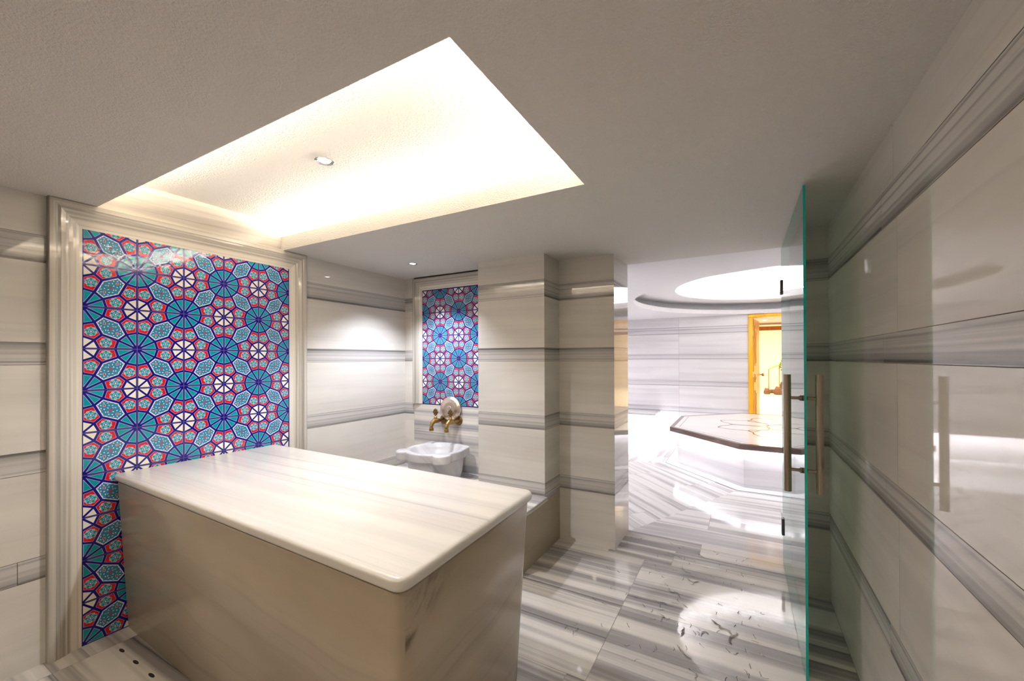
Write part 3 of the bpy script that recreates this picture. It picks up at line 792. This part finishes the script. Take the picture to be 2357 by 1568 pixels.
# ================================================================== TAPS
def make_tap(x, zc, lab):
    t = empty('brass_tap', (x, YC, zc), lab, 'tap', 'brass taps above the wash basin')
    mb = MB(); lathe(mb, [(.042, 0), (.042, .006), (.036, .012), (.022, .014), (.016, .024)], (x, YC, zc), (0, -1, 0), 28); mb.build('escutcheon', M['brass_dark'], t)
    y0 = YC-.02; pts = [(x, y0, zc), (x, y0-.04, zc), (x, y0-.085, zc+.004), (x, y0-.12, zc+.004), (x, y0-.145, zc-.012), (x, y0-.156, zc-.036), (x, y0-.157, zc-.062)]
    mb = MB(); tube(mb, pts, [.017, .016, .024, .022, .018, .0155, .0155], 16)
    lathe(mb, [(.021, 0), (.021, .007)], (x, y0-.055, zc), (0, -1, 0), 6)
    body = mb.build('tap_body', M['brass'], t)
    mb = MB(); lathe(mb, [(.0155, 0), (.0205, .003), (.0205, .010), (.017, .012), (.0205, .015), (.0205, .024), (.018, .028)], (x, y0-.157, zc-.052), (0, 0, -1), 20); mb.build('spout_collar', M['brass'], body)
    yb = y0-.10
    mb = MB(); lathe(mb, [(.015, .0), (.018, .006), (.018, .016), (.013, .020), (.016, .026), (.010, .034), (.007, .052), (.009, .06)], (x, yb, zc+.012), (0, 0, 1), 20); stem = mb.build('valve_stem', M['brass'], t)
    mb = MB(); zz = zc+.083
    for k in range(6):
        a = k*PI/3
        c = Vector((x+.019*math.cos(a), yb, zz+.019*math.sin(a)))
        lathe(mb, [(.001, -.010), (.008, -.008), (.011, 0), (.008, .008), (.001, .010)], c, (0, 1, 0), 10)
    lathe(mb, [(.001, -.013), (.012, -.009), (.016, 0), (.012, .009), (.001, .013)], (x, yb, zz), (0, 1, 0), 14)
    lathe(mb, [(.001, .0), (.005, .006), (.001, .012)], (x, yb, zz+.024), (0, 0, 1), 10)
    mb.build('tap_handle', M['brass_dark'], stem)
    return t
make_tap(-2.456, .885, 'left brass tap with flower handle, partly in front of the round metal bowl')
make_tap(-2.285, .885, 'right brass tap with flower handle and round wall plate fully showing')
# hammam bowl leaning on the taps
hb = empty('metal_bowl', (-2.335, 2.95, .985), 'round metal bathing bowl propped upright on the taps', 'bowl')
ax = Vector((.10, -.99, .10)).normalized()
mb = MB(); lathe(mb, [(.001, .0), (.055, .0), (.085, .006), (.106, .020), (.110, .034), (.108, .036), (.103, .034), (.100, .022), (.080, .012), (.001, .010)][::-1], (-2.352, 2.958, 1.0), -ax, 48, cap=False)
mb.build('bowl_body', M['bowl_metal'], hb)
mb = MB(); lathe(mb, [(.024, -.001), (.024, .003), (.020, .0045), (.019, .002), (.001, .004)], Vector((-2.352, 2.958, 1.0)), ax, 32); mb.build('boss', M['bowl_metal'], hb)

# ================================================================== DOWNLIGHTS
def downlight(x, y, z, lab, r=.04, grp='ceiling downlights'):
    t = empty('downlight', (x, y, z), lab, 'light', grp)
    mb = MB(); lathe(mb, [(r, 0), (r, .004), (r*.92, .006), (r*.70, .004), (r*.62, .001)], (x, y, z), (0, 0, -1), 32, cap=False); mb.build('trim_ring', M['chrome'], t)
    mb = MB(); lathe(mb, [(r*.62, .0), (r*.4, .001), (.001, .002)], (x, y, z-.0015), (0, 0, -1), 24); mb.build('lamp_lens', M['lens'], t)
    return t
downlight(-1.802, 1.301, HU, 'round downlight in the lit ceiling recess over the table', .045)
downlight(-2.397, 2.545, H, 'round downlight in the low ceiling before the tap niche', .038)
downlight(-2.2, -.5, H, 'added fill downlight, unseen behind the viewer nearer the left wall', .04)  # this and the next are bodies for the added fill spots
downlight(-.6, -.5, H, 'added fill downlight, unseen behind the viewer nearer the right wall', .04)
for x, y, lb in ((-2.6, 5.0, 'hall downlight near its left wall'), (-2.6, 7.2, 'hall downlight over the glowing wall bench'), (2.7, 4.6, 'hall downlight at the right near the opening wall'), (2.7, 7.6, 'hall downlight at the far right'), (-1.6, 3.9, 'hall downlight just past the narrower pier')):
    downlight(x, y, H, lb, .04, 'hall downlights')
downlight(.44, 9.25, 2.24, 'larger looking lobby downlight nearer the doorway header', .05, 'lobby downlights')
downlight(.40, 9.95, 2.24, 'lobby downlight farther in, left of the nearer one', .05, 'lobby downlights')

# LED tubes in the coves (the lamps' visible bodies)
def strip(lo, hi, lab, m='led'):
    mb = MB(); mb.box(lo, hi); o = mb.build('led_strip', M[m]); return tag(o, lab, 'light', 'cove light strips')
strip((XW+.02, COFF[3]+.045, H+.013), (COFF[1], COFF[3]+.085, H+.092), 'light strip hidden on the far shelf of the ceiling recess')
strip((XW+.02, COFF[2]-.085, H+.013), (COFF[1], COFF[2]-.045, H+.092), 'light strip hidden on the near shelf of the ceiling recess')
strip((COFF[1]+.045, COFF[2], H+.013), (COFF[1]+.085, COFF[3], H+.092), 'light strip hidden on the right shelf of the ceiling recess')

mb = MB()
for ra, rb in ((1.55, 1.60),):
    for k in range(48):
        a, b = 2*PI*k/48, 2*PI*(k+1)/48
        p = lambda R_, t_: Vector((HC.x+R_*math.cos(t_), HC.y+R_*math.sin(t_), H+.33))
        mb.face([p(ra, a), p(rb, a), p(rb, b), p(ra, b)], 0)
M['led_hall'] = simple('hall_led_strip', (1, 1, 1), .4, emit=(1, .96, .92), es=75)
tag(mb.build('led_strip', M['led_hall']), 'circular light strip hidden above the round hall ceiling opening', 'light', 'cove light strips')

# ================================================================== GLASS DOOR
GY0, GY1, GZ0, GZ1 = 2.225, 3.44, .006, 2.226
gd = empty('door_1', (XG, GY1, 0), 'frameless green glass door standing open toward the viewer', 'glass door'); gd['kind'] = 'structure'
gt = .005
mb = MB()
mb.quad((XG-gt, GY1, GZ0), (0, GY0-GY1, 0), (0, 0, GZ1-GZ0), 0); mb.quad((XG+gt, GY0, GZ0), (0, GY1-GY0, 0), (0, 0, GZ1-GZ0), 0)
mb.quad((XG-gt, GY0, GZ0), (2*gt, 0, 0), (0, 0, GZ1-GZ0), 1); mb.quad((XG+gt, GY1, GZ0), (-2*gt, 0, 0), (0, 0, GZ1-GZ0), 1)
mb.quad((XG-gt, GY0, GZ1), (2*gt, 0, 0), (0, GY1-GY0, 0), 1); mb.quad((XG-gt, GY1, GZ0), (2*gt, 0, 0), (0, GY0-GY1, 0), 1)
mb.build('glass_pane', [M['glass'], M['glass_edge']], gd)
HYY = GY0+.085
hd = MB()
for sx_ in (-1, 1):
    hx = XG+sx_*.062
    tube(hd, [(hx, HYY, .822), (hx, HYY, 1.372)], .0155, 20)
hd.build('handle', M['steel'], gd)
for z in (.925, 1.262):
    mb = MB(); tube(mb, [(XG-.062, HYY, z), (XG-gt, HYY, z)], .0075, 14); tube(mb, [(XG+gt, HYY, z), (XG+.062, HYY, z)], .0075, 14)
    for s in (-1, 1): lathe(mb, [(.012, 0), (.0135, .003), (.0135, .007), (.009, .012)], (XG+s*gt, HYY, z), (s, 0, 0), 16)
    mb.build('handle_bracket', M['steel'], gd)
for z0, z1 in ((1.895, 1.995), (.21, .325)):
    mb = MB(); mb.box((XG-.014, GY1-.05, z0), (XG+.034, GY1-.003, z1)); bevel(mb.build('hinge', M['hinge'], gd, weld=True), .003, 2)

# ================================================================== FLOOR DRAIN SLOTS
dr = empty('floor_drain', (-2.56, .836, 0), 'row of small oval drain slots in the floor slab left of the table', 'drain')
for x in (-2.724, -2.56, -2.39, -2.22):
    mb = MB(); pts = []; pin = []
    for k in range(24):
        a = 2*PI*k/24; pts.append((x+.030*math.cos(a), .836+.011*math.sin(a), .0008)); pin.append((x+.026*math.cos(a), .836+.0075*math.sin(a), .0012))
    mb.face(pts, 1); mb.face(pin, 0); mb.build('slot', [M['dark_hole'], M['plain']], dr)

# ================================================================== PLATFORM IN THE HALL
pf = empty('heated_platform', (HC.x, HC.y, 0), 'octagonal white marble platform with dark brown edge in the middle of the hall', 'platform')
PTZ = .50
def octpoly(ap): return [(p.x, p.y) for p in octv(ap)]
mb = MB(); extrude_poly(mb, octpoly(1.36), 0, PTZ-.06); mb.build('platform_base', M['hall_plain'], pf)
# brown edge ring
mb = MB(); a_, b_ = octv(AP, z=PTZ-.06), octv(AP, z=PTZ); ci = octv(AP-.055, z=PTZ); di = octv(AP-.055, z=PTZ-.06)
for k in range(8):
    j = (k+1) % 8; o_ = (k*1.7, k*.9)
    mb.face([a_[k], a_[j], b_[j], b_[k]], 0, [(o_[0], o_[1]), (o_[0]+1.2, o_[1]), (o_[0]+1.2, o_[1]+.06), (o_[0], o_[1]+.06)])
    mb.face([b_[k], b_[j], ci[j], ci[k]], 0, [(o_[0], o_[1]+.06), (o_[0]+1.2, o_[1]+.06), (o_[0]+1.2, o_[1]+.12), (o_[0], o_[1]+.12)])
    mb.face([di[k], di[j], a_[j], a_[k]], 0)
mb.build('edge_border', M['brown_stone'], pf, weld=False)
mb = MB(); mb.face(octv(AP-.055, z=PTZ-.001), 0, [(p.x, p.y) for p in octv(AP)]); mb.face(octv(AP-.05, z=PTZ-.059)[::-1], 0)
ptop = mb.build('platform_top', M['platform'], pf)
# inlaid rosette lines
def ribbon(mb, pts, wdt, z, mat=0):
    P2 = [Vector((p[0], p[1], z)) for p in pts]; L = []
    for i, p in enumerate(P2):
        d = P2[min(i+1, len(P2)-1)]-P2[max(i-1, 0)]; d.z = 0; d.normalize(); nn = Vector((-d.y, d.x, 0))*wdt/2; L.append((p+nn, p-nn))
    for (a, b), (c, d) in zip(L, L[1:]): mb.face([a, b, d, c], mat)
mb = MB()
for k in range(8):
    a = k*PI/4+PI/8
    for s in (-1, 1):
        pts = []
        for i in range(25):
            t_ = i/24; rr = .28+.66*t_; ww = math.sin(PI*t_)**.8*.30*(1-.25*t_)*s
            ww += .04*s*math.sin(PI*t_*5)*t_*(1-t_)*3
            pts.append((HC.x+rr*math.cos(a)-ww*math.sin(a), HC.y+rr*math.sin(a)+ww*math.cos(a)))
        ribbon(mb, pts, .016, PTZ+.0008)
pts = [(HC.x+.28*math.cos(q*PI/24), HC.y+.28*math.sin(q*PI/24)) for q in range(49)]; ribbon(mb, pts, .02, PTZ+.0008)
for k in range(8):
    A, B = octv(AP-.12, z=PTZ)[k], octv(AP-.12, z=PTZ)[(k+1) % 8]; ribbon(mb, [A, B], .006, PTZ+.0006)
mb.build('inlay', M['brown_stone'], ptop)
# glow under the overhang
for k in range(8):
    A, B = octv(1.385, z=PTZ-.066)[k], octv(1.385, z=PTZ-.066)[(k+1) % 8]; d = (B-A).normalized(); nn = Vector((d.y, -d.x, 0))*.015
    mb = MB(); mb.face([A-nn, B-nn, B+nn, A+nn], 0); mb.build('led_strip', M['led_cool'], pf)
    m_ = (A+B)/2; ang = math.atan2(d.y, d.x)
    if k in (3, 4, 5, 2): area('platform_glow', (m_.x+nn.x*1.5, m_.y+nn.y*1.5, PTZ-.07), 1.1, .03, 2.2, (.96, .94, 1), (0, 0, ang))
# white border strip around its foot
mb = MB(); a_, b_ = octv(1.362, z=.002), octv(1.515, z=.002)
for k in range(8):
    j = (k+1) % 8; mb.face([a_[k], b_[k], b_[j], a_[j]], 0, [(k, 0), (k, .15), (k+1.2, .15), (k+1.2, 0)])
mb.build('foot_border', M['hall_plain'], pf)

# ================================================================== HALL BENCH
hbn = empty('hall_bench', (-2.4, 8.2, 0), 'white marble wall bench glowing underneath at the far left of the hall', 'bench')
mb = MB(); mb.box((-3.59, 7.95, .37), (-1.45, YF-.003, .42)); bevel(mb.build('bench_top', M['hall_band'], hbn, weld=True), .008, 3)
mb = MB(); mb.box((-3.59, 8.12, 0), (-1.62, YF-.003, .37)); mb.build('bench_base', M['hall_plain'], hbn)
area('bench_glow', (-2.5, 8.03, .36), 1.9, .04, 16, (.97, .95, 1)); area('bench_glow', (-1.54, 8.25, .36), .04, .4, 8, (.97, .95, 1))

# ================================================================== ORANGE DOORWAY
d2 = empty('door_2', (DX0, YF, 0), 'orange wooden doorway with its carved door standing open into the lobby', 'door'); d2['kind'] = 'structure'
mb = MB(); mb.box((DX0-.075, YF-.03, 0), (DX0, YF+.14, DZ)); bevel(mb.build('jamb', M['oak'], d2, weld=True), .008, 2)
mb = MB(); mb.box((DX1, YF-.03, 0), (DX1+.075, YF+.14, DZ)); bevel(mb.build('jamb', M['oak'], d2, weld=True), .008, 2)
mb = MB(); mb.box((DX0-.075, YF-.03, DZ), (DX1+.075, YF+.14, H-.003)); bevel(mb.build('header', M['oak'], d2, weld=True), .008, 2)
def obox(mb, o, u, n, L, W, z0, z1, mat=0):
    o, u, n = Vector(o), Vector(u), Vector(n); c = [o, o+u*L, o+u*L+n*W, o+n*W]
    lo = [p+Vector((0, 0, z0)) for p in c]; hi = [p+Vector((0, 0, z1)) for p in c]
    mb.face(lo[::-1], mat); mb.face(hi, mat)
    for i in range(4):
        j = (i+1) % 4; mb.face([lo[i], lo[j], hi[j], hi[i]], mat)
lu = Vector((.115, .85, 0)).normalized(); ln_ = Vector((-lu.y, lu.x, 0)); lo_ = Vector((DX0+.012, YF+.10, 0))
mb = MB(); obox(mb, lo_, lu, ln_, .86, .045, .01, DZ-.01); leaf = mb.build('door_leaf', M['oak_dark'], d2)
for z0, z1 in ((.15, .85), (1.0, 1.15), (1.3, 2.05)):
    mb = MB(); obox(mb, lo_+lu*.12-ln_*.012, lu, ln_, .62, .012, z0, z1); obox(mb, lo_+lu*.2-ln_*.02, lu, ln_, .46, .01, z0+.05, z1-.05); mb.build('carved_panel', M['oak_dark'], leaf)
mb = MB(); lathe(mb, [(.010, 0), (.010, .04), (.030, .05), (.034, .065), (.028, .085), (.001, .09)], lo_+lu*.80+Vector((0, 0, 1.12)), -ln_, 20); mb.build('knob', M['brass'], leaf)
for z in (.3, 1.1, 1.85):
    mb = MB(); lathe(mb, [(.012, 0), (.012, .1)], (DX0+.004, YF+.085, z), (0, 0, 1), 10); mb.build('hinge', M['chrome'], d2)
mb = MB(); mb.box((-.33, YF+2.27, 2.07), (4.7, YF+2.34, 2.16)); tag(mb.build('wooden_beam', M['beam']), 'dark orange wooden beam crossing the lobby beyond the doorway', 'beam')

# ================================================================== LOBBY THINGS
hr = empty('handrail', (1.0, 19.5, 0), 'brass stair handrail with two thin posts far in the lobby', 'handrail')
k_ = 19.5
mb = MB(); tube(mb, [(.90, k_, .99), (1.27, k_, 1.17), (1.9, k_, 1.52)], .025, 8); mb.build('rail', M['brass'], hr)
for x, h in ((.90, .99), (1.27, 1.17)):
    mb = MB(); tube(mb, [(x, k_, 0), (x, k_, h)], .018, 8); mb.build('post', M['brass'], hr)
M['leaf'] = simple('green_leaf', (.10, .17, .015), .5)
M['bark'] = simple('brown_bark', (.12, .06, .03), .8)
pl = empty('potted_tree', (1.62, 19.0, 0), 'small green leafy tree beside the stair handrail in the lobby', 'plant')
mb = MB(); rnd = random.Random(2)
for i in range(420):
    c = Vector((rnd.gauss(0, 1), rnd.gauss(0, 1), rnd.gauss(0, .85))); c = c.normalized()*rnd.random()**.4*.34 + Vector((1.55, 19.0, 1.13))
    a = Vector((rnd.gauss(0, 1), rnd.gauss(0, 1), rnd.gauss(0, 1))).normalized(); b = a.orthogonal().normalized()
    mb.face([c-a*.05, c-b*.025, c+a*.05, c+b*.025], 0)
mb.build('foliage', M['leaf'], pl)
mb = MB(); tube(mb, [(1.62, 19, .25), (1.60, 19.02, .6), (1.57, 19, 1.0)], [.03, .024, .02], 8); mb.build('trunk', M['bark'], pl)
mb = MB(); lathe(mb, [(.13, 0), (.19, .26), (.20, .30), (.17, .30), (.15, .24)], (1.62, 19, 0), seg=20); mb.build('pot', M['bark'], pl)
def rock(x, y, r, h, lab, sd):
    rnd = random.Random(sd); bm = bmesh.new(); bmesh.ops.create_icosphere(bm, subdivisions=2, radius=1)
    for v_ in bm.verts:
        f = 1+rnd.uniform(-.2, .2); v_.co = Vector((v_.co.x*r*f, v_.co.y*r*f, max(0, (v_.co.z+.55)*h*.65*f)))
    me = bpy.data.meshes.new('rock'); bm.to_mesh(me); bm.free(); me.materials.append(M['bark'])
    o = bpy.data.objects.new('rock', me); C.objects.link(o); o.location = (x, y, 0); tag(o, lab, 'rock', 'brown rocks at the stair foot'); return o
rock(.82, 19.2, .12, .22, 'small brown rock left of the first handrail post', 1)
rock(1.06, 19.9, .14, .14, 'low brown rock just right of the first handrail post', 2)
rock(1.24, 19.1, .20, .30, 'big dark brown rock at the second handrail post', 3)
rock(1.42, 19.9, .14, .46, 'taller dark rock standing behind the big one', 4)

# ================================================================== WATER ON THE FLOOR
def water_mat():
    m, nt, b = new_mat('clear_water'); nt.nodes.remove(b)
    tr = N(nt, 'ShaderNodeBsdfTransparent'); tr.inputs[0].default_value = (.93, .92, .90, 1)
    gl = N(nt, 'ShaderNodeBsdfGlossy'); gl.inputs['Roughness'].default_value = .03
    fr = N(nt, 'ShaderNodeFresnel'); fr.inputs[0].default_value = 1.5; mx = N(nt, 'ShaderNodeMixShader')
    nt.links.new(fr.outputs[0], mx.inputs[0]); nt.links.new(tr.outputs[0], mx.inputs[1]); nt.links.new(gl.outputs[0], mx.inputs[2])
    nt.links.new(mx.outputs[0], nt.nodes['Material Output'].inputs[0]); return m
M['water'] = water_mat()
mb = MB(); rnd = random.Random(12)
def squiggle(x, y, L, wd, a0):
    pts = []; a = a0; px, py = x, y
    n = max(4, int(L/.012))
    for i in range(n):
        pts.append(Vector((px, py, .0012))); a += rnd.gauss(0, .75); a += (a0-a)*.25
        px += .012*math.cos(a); py += .012*math.sin(a)
    rs = [wd*(.35+.65*math.sin(PI*(i+.3)/n))*rnd.uniform(.7, 1.3) for i in range(len(pts))]
    tube(mb, pts, rs, 6)
for x, y, L, wd, a0 in ((-.38, 3.05, .14, .004, -.8), (-.33, 2.9, .12, .005, -.9), (-.42, 2.72, .16, .004, -1.1), (-.48, 2.55, .10, .004, -1.3), (-.44, 2.43, .13, .004, -1.6), (-.29, 2.36, .10, .006, -1.5),
                        (-.16, 2.50, .16, .006, -.5), (-.04, 2.45, .15, .007, -1.0), (-.20, 2.33, .09, .005, .2), (-.30, 2.20, .13, .004, -1.2), (-.23, 2.06, .12, .003, -1.0), (-.47, 3.2, .10, .003, -.4), (-.3, 3.3, .08, .003, -.6)):
    squiggle(x, y, L, wd, a0)
for i in range(110):
    x = -.85+rnd.random()*.95; y = 1.95+rnd.random()*1.45
    squiggle(x, y, rnd.uniform(.015, .04), rnd.uniform(.0008, .0018), rnd.uniform(-2, -.6))
tag(mb.build('water_drops', M['water']), 'scattered water drops and trickles on the striped marble floor', 'water', kind='stuff')
